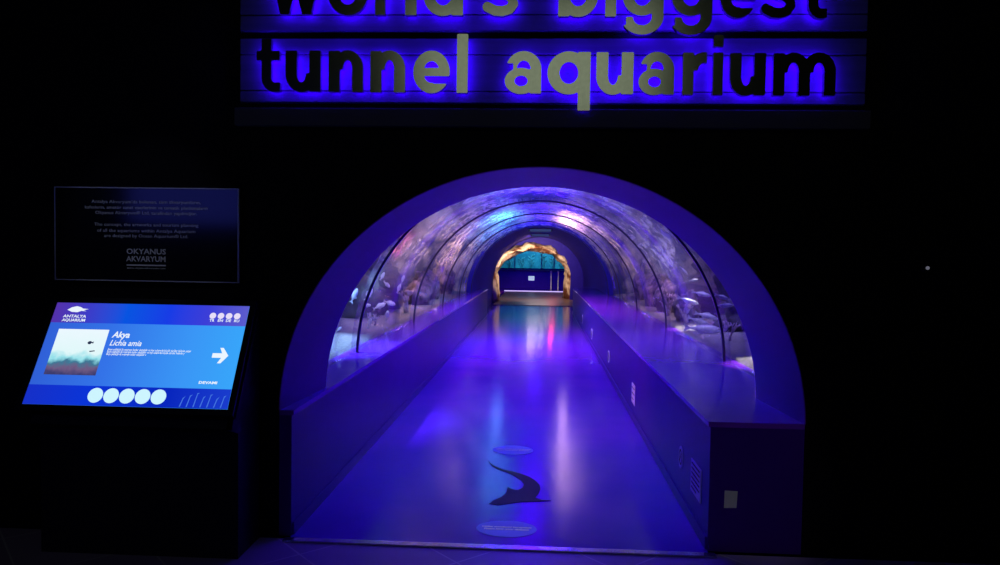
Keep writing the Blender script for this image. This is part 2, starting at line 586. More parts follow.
coral(2.02, 8.05, 0.79, 0.24, 1, 'lilac branching coral on the sand under the large silver fish, right tank')
coral(-2.05, 8.9, 0.79, 0.18, 2, 'lilac branching coral on the bright sand, left tank')
coral(2.0, 10.0, 0.79, 0.32, 3, 'lilac branching coral beside the white lamp spots, right tank')
coral(-1.98, 11.0, 0.79, 0.40, 4, 'lilac branching coral beyond the low dark reef rock, left tank')
coral(2.0, 11.5, 0.79, 0.40, 5, 'lilac branching coral in front of the pale rocks, right tank')

# ------------------------------------------------------------------ fish
m_fish = mat('pale_fish_skin', (0.62, 0.64, 0.72), 0.3, c2=(0.9, 0.9, 0.95), scale=25, spec=0.8)
m_silver = mat('silver_fish_skin', (0.34, 0.35, 0.45), 0.28, c2=(0.62, 0.62, 0.74), scale=12, spec=0.9)
m_fin = mat('fish_fin', (0.35, 0.36, 0.45), 0.4, c2=(0.55, 0.56, 0.65), scale=40)
m_eye = mat('fish_eye', (0.01, 0.01, 0.012), 0.1)


def fin_bm(pts, th):
    """thin solid fin from an outline in XZ"""
    return prism([pts], -th, th)


def make_fish(deep, label, m, group):
    t = thing('fish', label, 'fish', group=group)
    bm = bmesh.new()
    prof = [(-.42, .035), (-.36, .05), (-.25, .10), (-.1, .155), (.08, .185), (.24, .17), (.36, .125), (.44, .07), (.48, .03)]
    rings = []
    n = 14
    for x, r in prof:
        rings.append([bm.verts.new((x, r * 0.55 * math.cos(2 * PI * k / n) * min(1, .3 / deep * 1.3), r * deep / .3 * math.sin(2 * PI * k / n))) for k in range(n)])
    for a, b in zip(rings, rings[1:]):
        for k in range(n):
            bm.faces.new([a[k], a[(k + 1) % n], b[(k + 1) % n], b[k]])
    bm.faces.new(rings[0][::-1])
    bm.faces.new(rings[-1])
    link('body', bm, m, t, True)
    d = deep / .3
    link('tail_fin', fin_bm([(-.40, .03 * d), (-.60, .17 * d), (-.55, 0), (-.60, -.17 * d), (-.40, -.03 * d)], .008), m_fin, t)
    link('dorsal_fin', fin_bm([(.16, .16 * d), (.06, .27 * d), (-.1, .22 * d), (-.26, .11 * d), (-.2, .08 * d), (.1, .14 * d)], .007), m_fin, t)
    link('belly_fin', fin_bm([(.0, -.16 * d), (-.08, -.25 * d), (-.2, -.18 * d), (-.22, -.10 * d), (-.05, -.14 * d)], .007), m_fin, t)
    for s in (-1, 1):
        b = bmesh.new()
        bmesh.ops.create_uvsphere(b, u_segments=8, v_segments=6, radius=.022)
        e = link('eye', b, m_eye, t, True)
        e.location = (.37, s * .06, .03)
    return t


def copy_tree(o):
    c = o.copy()
    COL.objects.link(c)
    for ch in list(o.children):
        k = ch.copy()
        COL.objects.link(k)
        k.parent = c
    return c


GS, GL = 'pale fish left of the tunnel', 'silvery fish right of the tunnel'
f_small = make_fish(.30, 'x', m_fish, GS)
f_long = make_fish(.20, 'x', m_silver, GL)
first = {id(f_small): True, id(f_long): True}


def place(proto, px, py, y, length_px, tilt, label, flip=False, turn=0.0):
    o = proto
    if first[id(proto)]:
        first[id(proto)] = False
    else:
        o = copy_tree(proto)
    o.location = at(px, py, y)
    s = 1.18 * length_px * y / FPX / 1.06
    o.scale = (s, s, s)
    o.rotation_euler = (0, -math.radians(tilt), (PI if flip else 0) + math.radians(turn))
    o['label'] = label


left_fish = [(382.5, 276, 9.0, 8, 60, 'small pale fish highest of those at the left glass'),
             (387, 284.5, 9.2, 8, -40, 'small pale fish just below the highest one, left glass'),
             (369, 294, 8.6, 12, 60, 'pale steeply tilted fish beside the first joint, left glass'),
             (354.5, 295, 7.6, 14, 62, 'long pale fish-shaped reflection streak between reveal and first joint, left glass'),  # fish shape used for a streak of reflection
             (380, 306, 9.0, 12, 25, 'pale fish on the left of the nose to tail pair, left glass'),
             (390, 303, 9.4, 11, -15, 'pale fish on the right of the nose to tail pair, left glass'),
             (367.5, 305.5, 8.6, 8, 10, 'tiny pale fish under the steeply tilted one, left glass'),
             (387, 315, 9.2, 9, 80, 'pale upright fish under the nose to tail pair, left glass'),
             (369.5, 323, 8.4, 10, 70, 'pale upright fish low beside the first joint, left glass'),
             (339, 329, 7.2, 6, 45, 'tiny pale fish alone near the entrance reveal, left glass'),
             (399, 288, 10.0, 9, 65, 'pale fish at the edge of the dark reef, left glass'),
             (403, 279, 10.4, 8, 70, 'pale fish topmost at the edge of the dark reef, left glass')]
for px, py, y, l, tl, lab in left_fish:
    place(f_small, px, py, y, l, tl, lab, turn=random.uniform(-25, 25))
right_fish = [(702, 294, 9.0, 16, -12, 'slim silvery fish high beside the first right joint'),
              (722.5, 297, 7.6, 13, -18, 'short bright fish above the curved one, nearest the right reveal'),
              (725, 305.5, 7.5, 15, 3, 'thin fish right under the short bright one, near the right reveal'),
              (689, 301, 9.8, 18, -18, 'slim silvery fish leftmost of the right glass group'),
              (707, 316, 8.8, 20, -14, 'slim silvery fish in the middle of the right glass group'),
              (700, 322, 9.2, 22, -20, 'silvery fish just above the largest one, right glass'),
              (705, 329, 8.8, 32, -4, 'largest silvery fish lowest at the right glass'),
              (688, 311.5, 10.0, 7, 60, 'tiny bright fish left of the middle one, right glass'),
              (694, 280, 9.6, 8, 10, 'small bright round-looking fish high at the right glass'),
              (684, 271, 10.0, 10, -45, 'small silvery fish topmost at the right glass'),
              (664, 306, 11.5, 10, -50, 'small silvery fish beside the second right joint')]
for px, py, y, l, tl, lab in right_fish:
    place(f_long, px, py, y, l, tl, lab, turn=random.uniform(-15, 15))

# ------------------------------------------------------------------ far end: rock arch, ramp, end room
m_cave = mat('cave_plaster_rock', (0.16, 0.05, 0.02), 0.8, c2=(0.85, 0.72, 0.55), scale=2.2, bump=1.0, bscale=6, sharp=(0.42, 0.58))  # cream highlights and dark hollows are put into the colour
pts, rr = [], []
cx, hw, sp, tz = -0.26, 1.42, 0.9, 2.0
path = [(cx - hw - 0.03, 0), (cx - hw, 0.3), (cx - hw, 0.6)] + [(x, z) for x, z in arc(cx, sp, hw, tz - sp, PI, 0, 22)] + [(cx + hw, 0.6), (cx + hw, 0.3), (cx + hw + 0.03, 0)]
bm = bmesh.new()
rings = []
n = 20
for i, (x, z) in enumerate(path):
    t = i / (len(path) - 1)
    a, b_ = path[max(i - 1, 0)], path[min(i + 1, len(path) - 1)]
    tx, tz2 = b_[0] - a[0], b_[1] - a[1]
    L = math.hypot(tx, tz2)
    nx, nz = -tz2 / L, tx / L
    yc = Y_ROCK + 0.7 + 2.6 * t
    ring = []
    w = 0.13 + 0.12 * max(0, 1 - z / 1.2)
    for k in range(n):
        th = 2 * PI * k / n
        dn, dy = math.cos(th) * w, math.sin(th) * 0.75
        p = Vector((x + nx * dn, yc + dy, z + nz * dn))
        p += Vector((noise.noise(p * 3.1), noise.noise(p * 2.7 + Vector((9, 0, 0))), noise.noise(p * 3.3 + Vector((0, 9, 0))))) * 0.15
        p.z = max(p.z, 0.002)
        ring.append(bm.verts.new(p))
    rings.append(ring)
for a, b_ in zip(rings, rings[1:]):
    for k in range(n):
        bm.faces.new([a[k], a[(k + 1) % n], b_[(k + 1) % n], b_[k]])
bm.faces.new(rings[0][::-1]); bm.faces.new(rings[-1])
o = link('rock_arch', bm, m_cave, smooth=True)
tag(o, 'warm orange lit rough rock arch at the far end of the tunnel', 'rock arch')
# blue wall around the rock arch
hole = [(cx + hw, 0)] + [(x, z) for x, z in arc(cx, sp, hw + 0.02, tz - sp + 0.02, 0, PI, 30)] + [(cx - hw, 0)]
lo = [(-3, 0), (cx - hw, 0)] + [(x, z) for x, z in arc(cx, sp, hw + 0.02, tz - sp + 0.02, PI, 0, 30)] + [(cx + hw, 0), (3, 0), (3, 3), (-3, 3)]
struct('wall_far', prism([lo], Y_ROCK + 2.02, Y_ROCK + 2.2), m_blue_vault, 'dark blue wall behind the rock arch', 'wall')
# timber ramp
m_wood = mat('ramp_timber', (0.12, 0.06, 0.06), 0.3, c2=(0.24, 0.15, 0.15), scale=4, stretch=(12, 0.6, 1))
struct('floor_ramp', boxbm(-1.55, 1.3, Y_ROCK - 1.4, 33.9, 0.001, 0.02), m_wood, 'brown timber ramp passing under the rock arch', 'floor')
struct('floor_end_room', boxbm(-6, 6, 34.0, 46, -0.1, 0.02), m_floor, 'blue floor of the room beyond the rock arch', 'floor')
struct('wall_end', boxbm(-6, 6, 45.0, 45.3, 0, 5), m_blue_vault, 'dark back wall of the room beyond the rock arch', 'wall')
m_glint_lilac = glow('lilac_glint', (0.55, 0.40, 0.9), 1.3)
o = link('floor_glint_strip', boxbm(-1.62, 1.35, 33.92, 33.98, 0.021, 0.06), m_glint_lilac)  # glowing strip in place of a glint on the floor
tag(o, 'thin pale strip standing for a glint across the floor beyond the rock arch', 'glint strip')
# low wall with teal tank window above, in the end room
m_counter = mat('counter_lacquer', (0.03, 0.006, 0.42), 0.6, spec=0.05)
lw = thing('exhibit_counter', 'dark blue counter under the teal window beyond the arch', 'counter', (-0.1, 37, 0.02))
link('body', boxbm(-2.2, 2.2, -0.25, 0.25, 0, 0.90, bevel=0.02), m_counter, lw)
link('worktop', boxbm(-2.25, 2.25, -0.30, 0.28, 0.90, 0.95, bevel=0.01), m_ledge, lw)
m_scr = glow('small_screen_glow', (0.45, 0.55, 0.9), 0.9)
link('display', boxbm(-0.46, -0.16, -0.275, -0.252, 0.42, 0.64), m_scr, lw)['label'] = 'small pale lit display on the counter front'
m_teal_rock = mat('teal_tank_rockwork', (0.10, 0.35, 0.42), 0.9, c2=(0.3, 0.65, 0.62), scale=2.5, bump=0.6, bscale=5)
bw = 2.15
aw = arc(0, 0.98, bw, 1.5, 0, PI, 32)
tw = thing('window_teal', 'half round teal aquarium window beyond the rock arch', 'window', (-0.15, 41.0, 0))
tw['kind'] = 'structure'
fr = [(-bw - .12, .90)] + [(x, z) for x, z in arc(0, .98, bw + .12, 1.62, PI, 0, 32)] + [(bw + .12, .90)]
link('frame', prism([fr, [(x, z) for x, z in aw]], -0.08, 0.08), m_blue_vault, tw)
link('glass', prism([aw], -0.02, 0.02), m_pane, tw)
for i, x in enumerate((-1.25, 0.25, 0.95)):
    link('mullion', boxbm(x - .03, x + .03, -0.05, 0.05, 0.98, 0.98 + 1.5 * math.sqrt(1 - (x / bw) ** 2)), m_white, tw)
tb = struct('wall_teal_tank', boxbm(-3.2, 3, 43.4, 43.6, 0.3, 3.0), m_teal_rock, 'teal lit rockwork behind the half round window', 'wall')
m_kelp = mat('tank_weed', (0.35, 0.6, 0.5), 0.7, c2=(0.65, 0.85, 0.8), scale=10)
for i, (x, h) in enumerate(((-1.6, .9), (-.9, .6), (-.35, .8), (.35, 1.1), (.9, .7), (1.4, .8))):
    b = tube([(0, 0, 0), (.06, 0, h * .3), (-.05, 0, h * .6), (.05, 0, h)], [.08, .07, .05, .02], 8)
    for k in range(6):
        z = h * (.15 + .13 * k); s = 1 if k % 2 else -1
        tube([(0, 0, z), (s * .14, 0.02, z + .10), (s * .2, 0, z + .2)], [.03, .045, .01], 6, b)
    o = link('water_weed', b, m_kelp, smooth=True)
    o.location = (x - .15, 42.5 + .1 * (i % 3), 0.95)
    tag(o, 'green water weed behind the teal window, %s from the left' % ('first', 'second', 'third', 'fourth', 'fifth', 'last')[i], 'water plant', 'water weeds behind the teal window')
struct('trim_teal_tank', boxbm(-3.2, 3.0, 41.2, 43.4, 0.3, 0.95), m_teal_rock, 'bed of the teal tank beyond the rock arch', 'tank bed')
# stanchion poles
for px, lab in ((551, 'slim pale pole standing before the far counter, right of its display'), (558, 'slim pale pole standing at the right end of the far counter')):
    p = at(px, 283, 35.6)
    o = thing('barrier_post', lab, 'post', (p.x, p.y, 0.02), group='posts before the far counter')
    link('pole', lathe([(.03, .02), (.03, .85), (.04, .86), (.04, .92), (.01, .94)], 12), m_white, o)
    link('base', lathe([(.14, 0), (.14, .015), (.04, .03)], 16), m_steel, o)
# glowing boxes standing in for reflections at the top of the solid vault
m_glintface = glow('cool_glint_face', (0.16, 0.25, 0.8), 0.22)
for i, (y, lab) in enumerate(((18.7, 'nearest'), (23.0, 'farthest'))):
    zt = CZ + 1.655
    o = thing('ceiling_glint', 'small oblong glow standing for a reflection on the dark blue vault, %s of two' % lab, 'reflection glow', (0.0, y, zt), group='reflection glows on the dark vault')
    link('housing', boxbm(-.30, .30, -.12, .12, -.085, -.03, bevel=.01), m_black, o)
    link('glint_face', boxbm(-.27, .27, -.135, -.115, -.075, -.035), m_glintface, o)
    link('glint_face', boxbm(-.27, .27, -.10, .10, -.092, -.083), m_glintface, o)

# ------------------------------------------------------------------ stickers
def disc(rx, ry, n=40):
    return [(rx * math.cos(2 * PI * i / n), ry * math.sin(2 * PI * i / n)) for i in range(n)]


def flat_floor(loops, th=0.002):
    bm = prism(loops, 0, th)
    for v in bm.verts:
        v.co = Vector((v.co.x, v.co.z, v.co.y))
    return bm


def text_mesh(s, size, m, parent, loc, rot, name='lettering', align='LEFT', ext=0.0006, shear=0.0, offset=0.0, spacing=1.0, sx=1.0):
    c = bpy.data.curves.new(name, 'FONT')
    c.body = s
    c.size = size
    c.align_x = align
    c.extrude = ext
    c.shear = shear
    c.offset = offset
    c.space_character = spacing
    c.resolution_u = 2
    o = bpy.data.objects.new(name, c)
    COL.objects.link(o)
    dg = bpy.context.evaluated_depsgraph_get()
    me = bpy.data.meshes.new_from_object(o.evaluated_get(dg))
    bpy.data.objects.remove(o)
    bpy.data.curves.remove(c)
    o = bpy.data.objects.new(name, me)
    me.materials.clear()
    me.materials.append(m)
    COL.objects.link(o)
    o.parent = parent
    o.location = loc
    o.rotation_euler = rot
    o.scale = (sx, 1, 1)
    return o


m_bluestick = mat('light_blue_vinyl', (0.10, 0.16, 0.62), 0.4, c2=(0.11, 0.17, 0.66), scale=9)
m_darkstick = mat('dark_vinyl', (0.02, 0.016, 0.03), 0.55, spec=0.2)
m_greystick = mat('grey_label_paper', (0.62, 0.62, 0.56), 0.6)
for (x, y, rx, ry, lab) in ((-0.175, 4.43, 0.185, 0.135, 'large oval blue floor sticker nearest the threshold'),
                            (-0.205, 6.25, 0.175, 0.15, 'oval blue floor sticker beyond the dark animal graphic')):
    o = thing('floor_sticker', lab, 'sticker', (x, y, 0.001), group='oval stickers on the walkway floor')
    link('disc', flat_floor([disc(rx, ry)]), m_bluestick, o)
    text_mesh('Lütfen mesafenizi koruyunuz', 0.026, m_white, o, (0, 0.014, 0.0028), (0, 0, 0), align='CENTER', offset=.0022)
    text_mesh('Please keep your distance', 0.026, m_white, o, (0, -0.022, 0.0028), (0, 0, 0), align='CENTER', offset=.0022)


def bez(p0, p1, p2, p3, n=10):
    return [tuple(((1 - t) ** 3 * a + 3 * (1 - t) ** 2 * t * b + 3 * (1 - t) * t * t * c + t ** 3 * d) for a, b, c, d in zip(p0, p1, p2, p3)) for t in [i / n for i in range(n)]]


# dark leaping animal graphic: outline traced on the floor
def fl(px, py):
    d = RM @ Vector(((px - 500) / FPX, (282.5 - py) / FPX, -1))
    q = CAM + d * (-1.67 / d.z)
    return (q.x, q.y)


outl = [(488.7, 461.5), (494, 466), (503, 469.5), (512, 471.5), (521, 474), (529, 477), (535, 480.5), (539.5, 485), (540.5, 489.5), (538.5, 494), (535, 498), (542, 500), (551, 501),
        (538, 501.8), (520, 502.3), (508, 504), (498, 505.5), (489, 504), (494, 500.5), (501, 497.5), (506, 493.5), (507.8, 487), (512, 489.5), (518, 490.3), (522.5, 488), (524, 484.5),
        (521, 480.5), (515, 476.5), (508, 473), (499, 470), (492, 466.5)]
wp = [fl(*p) for p in outl]
c0 = (sum(p[0] for p in wp) / len(wp), sum(p[1] for p in wp) / len(wp))
o = link('floor_graphic', flat_floor([[(p[0] - c0[0], p[1] - c0[1]) for p in wp]]), m_darkstick)
o.location = (c0[0], c0[1], 0.001)
tag(o, 'dark curved sea animal graphic on the walkway between the oval stickers', 'floor graphic')

# signs on the right low wall (facing -X)
def ledge_pt(px, py):
    d = RM @ Vector(((px - 500) / FPX, (282.5 - py) / FPX, -1))
    return CAM + d * ((RX - CAM.x) / d.x)


def side_plate(name, label, px, py, w, h, m, round_=False, lines=0, group=None):
    p = ledge_pt(px, py)
    o = thing(name, label, 'sign', (RX - 0.001, p.y, p.z), (0, 0, -PI / 2), group)   # local x runs along -Y, local y out of the wall... facing -X
    loop = disc(w / 2, h / 2) if round_ else [(-w / 2, -h / 2), (w / 2, -h / 2), (w / 2, h / 2), (-w / 2, h / 2)]
    link('plate', prism([loop], -0.006, 0), m, o)
    for k in range(lines):
        z = h / 2 - h * (k + .8) / (lines + .6)
        ww = w * (.8 if k != lines - 1 else .5)
        link('print_line', prism([[(-w * .4, z), (-w * .4 + ww, z), (-w * .4 + ww, z + h * .045), (-w * .4, z + h * .045)]], -0.0075, -0.006), m_darkstick, o)
    if round_:
        link('symbol', prism([disc(w * .36, h * .36), disc(w * .26, h * .26)], -0.0075, -0.006), m_darkstick, o)
        link('symbol', prism([[(-w * .2, -h * .22), (-w * .12, -h * .28), (w * .2, h * .22), (w * .12, h * .28)]], -0.0075, -0.006), m_darkstick, o)
    return o


side_plate('notice_plate', 'large white rules notice with printed lines, nearest on the right low wall', 696.5, 480, 0.28, 0.20, m_white, lines=6)
side_plate('round_sign', 'round sign left of the large rules notice, right low wall', 681.5, 457, 0.13, 0.15, m_white, round_=True)
side_plate('notice_plate', 'small white notice halfway along the right low wall', 633.8, 394, 0.26, 0.20, m_white, lines=3)
side_plate('round_sign', 'round sign third along the right low wall, past the small notice', 609, 356.5, 0.22, 0.17, m_white, round_=True)
side_plate('round_sign', 'small far round sign, second farthest along the right low wall', 592, 334, 0.2, 0.2, m_white, round_=True)
side_plate('round_sign', 'tiny farthest round sign along the right low wall', 582.5, 319, 0.2, 0.2, m_white, round_=True)
# grey label on the ledge end
p = at(730.5, 499.5, Y_WALL)
o = thing('wall_label', 'blank grey square label on the dark end of the right low wall', 'label', (p.x, Y_WALL - 0.0005, p.z), (0, math.radians(2), 0))
link('plate', prism([[(-.035, -.05), (.035, -.045), (.036, .05), (-.036, .05)]], -0.004, 0), m_greystick, o)

# ------------------------------------------------------------------ the big sign
def ell(cx, cy, a, b): return lambda x, y: (math.hypot((x - cx) / a, (y - cy) / b) - 1) * min(a, b)
def rect(x0, y0, x1, y1): return lambda x, y: max(x0 - x, x - x1, y0 - y, y - y1)
def U(*f): return lambda x, y: min(g(x, y) for g in f)
def I(*f): return lambda x, y: max(g(x, y) for g in f)
def S(f, *g): return lambda x, y: max(f(x, y), *[-h(x, y) for h in g])
def ring(cx, cy, a, b, s, s2=None): return S(ell(cx, cy, a, b), ell(cx, cy, a - s, b - (s2 or s * .9)))
def above(v): return lambda x, y: v - y
def below(v): return lambda x, y: y - v
def leftof(v): return lambda x, y: x - v
def rightof(v): return lambda x, y: v - x
def mirror(f, w): return lambda x, y: f(w - x, y)
def turn(f, w, h): return lambda x, y: f(w - x, h - y)


def stroke(pts, w):
    def f(x, y):
        d = 9
        for (ax, ay), (bx, by) in zip(pts, pts[1:]):
            vx, vy = bx - ax, by - ay
            t = max(0, min(1, ((x - ax) * vx + (y - ay) * vy) / (vx * vx + vy * vy)))
            d = min(d, math.hypot(x - ax - t * vx, y - ay - t * vy))
        return d - w / 2
    return f


ST = .285
g_l = rect(0, 0, ST, 1.42)
g_i = U(rect(0, 0, ST, 1.0), rect(0, 1.14, ST, 1.42))
g_o = ring(.5, .5, .5, .515, ST)
g_b = U(ring(.5, .5, .5, .515, ST), rect(0, 0, ST, 1.42))
g_d = mirror(g_b, 1.0)
g_q = U(ring(.5, .5, .5, .515, ST), rect(1 - ST, -.40, 1.0, 1.0))
g_g = U(ring(.48, .52, .48, .495, ST - .02), rect(1 - ST, 0, 1.0, 1.0), I(ring(.49, .0, .51, .42, ST, .22), below(0.0), U(rightof(.1), below(-.2))))
g_n = U(rect(0, 0, ST, 1), rect(.6, 0, .6 + ST, .56), I(ring(.485, .56, .40, .455, ST, .24), above(.55)))
g_u = turn(g_n, .6 + ST, 1.0)
g_m = U(rect(0, 0, ST, 1), rect(.635, 0, .635 + ST, .56), rect(1.27, 0, 1.27 + ST, .56),
        I(ring(.50, .56, .42, .455, ST, .24), above(.55)), I(ring(1.135, .56, .42, .455, ST, .24), above(.55)))
g_r = U(rect(0, 0, ST, 1), I(ring(.56, .50, .46, .51, ST, .25), above(.58), leftof(.62)))
g_t = U(rect(.15, .3, .15 + ST, 1.28), rect(0, .76, .68, .99), I(ring(.55, .33, .40, .345, ST, .23), below(.34), leftof(.70), U(leftof(.56), below(.22))))
g_e = U(S(ring(.5, .5, .5, .515, ST), rect(.55, .22, 1.2, .41)), I(rect(.15, .40, .99, .60), ell(.5, .5, .5, .515)))
g_a = U(rect(.64, 0, .92, .60), S(I(ring(.48, .58, .44, .435, .27, .23), above(.56)), rect(-.2, .4, .22, .72)), ring(.42, .30, .41, .315, .25, .19))
sp_ = [(.76, .80), (.62, .87), (.45, .885), (.27, .85), (.17, .74), (.22, .63), (.40, .555), (.58, .50), (.71, .41), (.74, .28), (.64, .16), (.46, .11), (.27, .125), (.08, .215)]
g_s = stroke(sp_, .24)
g_w = I(stroke([(.14, 1.1), (.47, .0), (.83, 1.0), (1.19, .0), (1.52, 1.1)], .27), above(0), below(1.0))
g_ap = rect(0, .98, .22, 1.42)
BBOX = dict(l=(0, ST), i=(0, ST), o=(0, 1), b=(0, 1), d=(0, 1), q=(0, 1), g=(0, 1), n=(0, .885), u=(0, .885), m=(0, 1.555), r=(0, .62), t=(0, .68), e=(0, 1), a=(0, .92), s=(0, .86), w=(0, 1.66))
GL_ = dict(l=g_l, i=g_i, o=g_o, b=g_b, d=g_d, q=g_q, g=g_g, n=g_n, u=g_u, m=g_m, r=g_r, t=g_t, e=g_e, a=g_a, s=g_s, w=g_w)
BBOX["'"] = (0, .22); GL_["'"] = g_ap


def contours(f, x0, x1, y0, y1, h, lvl):
    nx, ny = int((x1 - x0) / h) + 2, int((y1 - y0) / h) + 2
    # nudge off exact edges
    val = [[f(x0 + i * h, y0 + j * h) - lvl for i in range(nx)] for j in range(ny)]
    segs = {}
    def ip(a, b, i0, j0, i1, j1):
        t = a / (a - b)
        return (x0 + (i0 + (i1 - i0) * t) * h, y0 + (j0 + (j1 - j0) * t) * h)
    pts = {}
    for j in range(ny - 1):
        for i in range(nx - 1):
            v = (val[j][i], val[j][i + 1], val[j + 1][i + 1], val[j + 1][i])
            c = sum(1 << k for k in range(4) if v[k] < 0)
            if c in (0, 15):
                continue
            E = {0: ((i, j), (i + 1, j)), 1: ((i + 1, j), (i + 1, j + 1)), 2: ((i, j + 1), (i + 1, j + 1)), 3: ((i, j), (i, j + 1))}
            T = {1: [(3, 0)], 2: [(0, 1)], 3: [(3, 1)], 4: [(1, 2)], 5: [(3, 2), (1, 0)], 6: [(0, 2)], 7: [(3, 2)], 8: [(2, 3)], 9: [(2, 0)], 10: [(0, 3), (2, 1)],
                 11: [(2, 1)], 12: [(1, 3)], 13: [(1, 0)], 14: [(0, 3)]}[c]
            for a, b in T:
                for e in (a, b):
                    k = E[e]
                    if k not in pts:
                        (i0, j0), (i1, j1) = k
                        pts[k] = ip(val[j0][i0], val[j1][i1], i0, j0, i1, j1)
                segs.setdefault(E[a], []).append(E[b])
    loops = []
    while segs:
        k0 = next(iter(segs))
        lp, k = [], k0
        while k in segs:
            lp.append(pts[k])
            nx_ = segs[k].pop()
            if not segs[k]:
                del segs[k]
            k = nx_
            if k == k0:
                break
        if len(lp) > 5:
            loops.append(lp)
    return loops


def simplify(lp):
    out = []
    n = len(lp)
    for i in range(n):
        a, b, c = Vector(lp[i - 1]), Vector(lp[i]), Vector(lp[(i + 1) % n])
        if (b - a).length < 1e-5:
            continue
        cr = abs((b - a).x * (c - b).y - (b - a).y * (c - b).x)
        if cr > 2e-6:
            out.append(lp[i])
    return out


def area(l): return sum(l[i - 1][0] * l[i][1] - l[i][0] * l[i - 1][1] for i in range(len(l))) / 2


def inside(p, l):
    r = False
    for i in range(len(l)):
        (x0, y0), (x1, y1) = l[i - 1], l[i]
        if (y0 > p[1]) != (y1 > p[1]) and p[0] < (x1 - x0) * (p[1] - y0) / (y1 - y0) + x0:
            r = not r
    return r


GCACHE = {}


def glyph(ch, lvl):
    k = (ch, lvl)
    if k not in GCACHE:
        lo, hi = BBOX[ch]
        GCACHE[k] = [simplify(l) for l in contours(GL_[ch], lo - .0613, hi + .0713, -.4737, 1.4831, .0271, lvl)]
    return GCACHE[k]


def glyph_solid(ch, x0, x1, lvl, ya, yb, xh):
    lo, hi = BBOX[ch]
    loops = [[(x0 + (p[0] - lo) / (hi - lo) * (x1 - x0), p[1] * xh) for p in l] for l in glyph(ch, lvl)]
    outers = []
    for l in loops:
        depth = sum(inside(l[0], k) for k in loops if k is not l)
        if depth % 2 == 0:
            outers.append(l)
    bm = bmesh.new()
    for o in outers:
        holes = [l for l in loops if l is not o and l not in outers and inside(l[0], o)]
        prism([o] + holes, ya, yb, bm)
    return bm


YB = Y_WALL - 0.02       # face of the sign boards
sign = thing('wall_sign', 'blue halo lit two line letter sign above the tunnel entrance', 'sign', (0, YB, 2.5))
m_board = mat('sign_board_paint', (0.09, 0.085, 0.12), 0.5, c2=(0.12, 0.11, 0.15), scale=3, spec=0.12, stretch=(0.3, 1, 8))
m_rail = mat('sign_rail_paint', (0.07, 0.065, 0.10), 0.5, spec=0.1)


def zrow(px, py): return at(px, py, YB).z


def board(zlo, zhi, grooves):
    """horizontal boarding with narrow grooves, about 3.6 m wide"""
    b = bmesh.new()
    zs = [zlo] + grooves + [zhi]
    for a, c in zip(zs, zs[1:]):
        box(b, -1.74, 1.77, -0.002, 0.018, a + 0.004 - 2.5, c - 0.004 - 2.5, bevel=0.003)
    box(b, -1.74, 1.77, 0.012, 0.0195, zlo - 2.5, zhi - 2.5)
    return b


bz = lambda py: zrow(540, py)
link('backboard', board(bz(104), bz(38), [bz(92), bz(55)]), m_board, sign)
link('backboard', board(bz(31.5), bz(-40), [bz(15), bz(-20)]), m_board, sign)
link('bottom_rail', boxbm(-1.76, 1.79, -0.035, 0.018, bz(128) - 2.5, bz(110) - 2.5, bevel=0.004), m_rail, sign)
m_halo = glow('blue_letter_led', (0.035, 0.0, 1.0), 27.0)
rows = [("tunnel", [(256.5, 279.5), (285.5, 320.5), (328.5, 363), (370, 405), (413, 449.5), (456.5, 467.5)], lambda x: 91.3 + (x - 257) * .0082),
        ("aquarium", [(504, 541), (547, 590), (595.7, 633), (637.7, 673.7), (682, 706), (712.3, 722.3), (729, 765), (772.5, 835)], lambda x: 91.3 + (x - 257) * .0082),
        ("world's", [(270, 321), (328, 367.5), (375, 397), (405, 416.5), (423, 463), (471, 479), (484, 518)], lambda x: 14.3 + (x - 290) * .0072),
        ("biggest", [(558, 598), (605, 616), (622, 663.5), (671, 712), (719.5, 756), (762.5, 795), (803, 826)], lambda x: 14.3 + (x - 290) * .0072)]
XH = 0.2285
YL = YB - 0.042
for word, ext, base in rows:
    for ch, (a, b) in zip(word, ext):
        pm = at((a + b) / 2, base((a + b) / 2), YL - .03)
        w = at(b, base(b), YL - .03).x - at(a, base(a), YL - .03).x
        o = link('letter', glyph_solid(ch, -w / 2, w / 2, 0.0, -0.032, 0.0, XH), m_metal, sign)
        o.location = (pm.x, YL - YB, pm.z - 2.5)
        h = link('led_backlight', glyph_solid(ch, -w / 2, w / 2, -0.045, 0.0005, 0.012, XH), m_halo, o)

# ------------------------------------------------------------------ info panel left
ip_c = (Vector(at(57, 187, 4.15)) + at(238, 190, 4.15) + at(237, 283, 4.15) + at(55, 278, 4.15)) / 4
panel = thing('info_panel', 'black glass information panel with grey text on the wall above the touch screen', 'information panel', (ip_c.x, Y_WALL, ip_c.z))
PW, PH = 1.085, 0.532
m_pglass = mat('black_glass', (0.006, 0.006, 0.010), 0.10, spec=0.5)
m_edge = mat('polished_edge', (0.55, 0.55, 0.58), 0.35, metal=0.3)
m_ptext = mat('grey_print', (0.6, 0.6, 0.66), 0.5)
link('glass_plate', boxbm(-PW / 2, PW / 2, -0.05, -0.036, -PH / 2, PH / 2), m_pglass, panel)
fb = bmesh.new()
t = 0.006
box(fb, -PW / 2 - t, PW / 2 + t, -0.053, -0.034, PH / 2, PH / 2 + t)
box(fb, -PW / 2 - t, PW / 2 + t, -0.053, -0.034, -PH / 2 - t, -PH / 2)
box(fb, -PW / 2 - t, -PW / 2, -0.053, -0.034, -PH / 2, PH / 2)
box(fb, PW / 2, PW / 2 + t, -0.053, -0.034, -PH / 2, PH / 2)
link('edge_frame', fb, m_edge, panel)
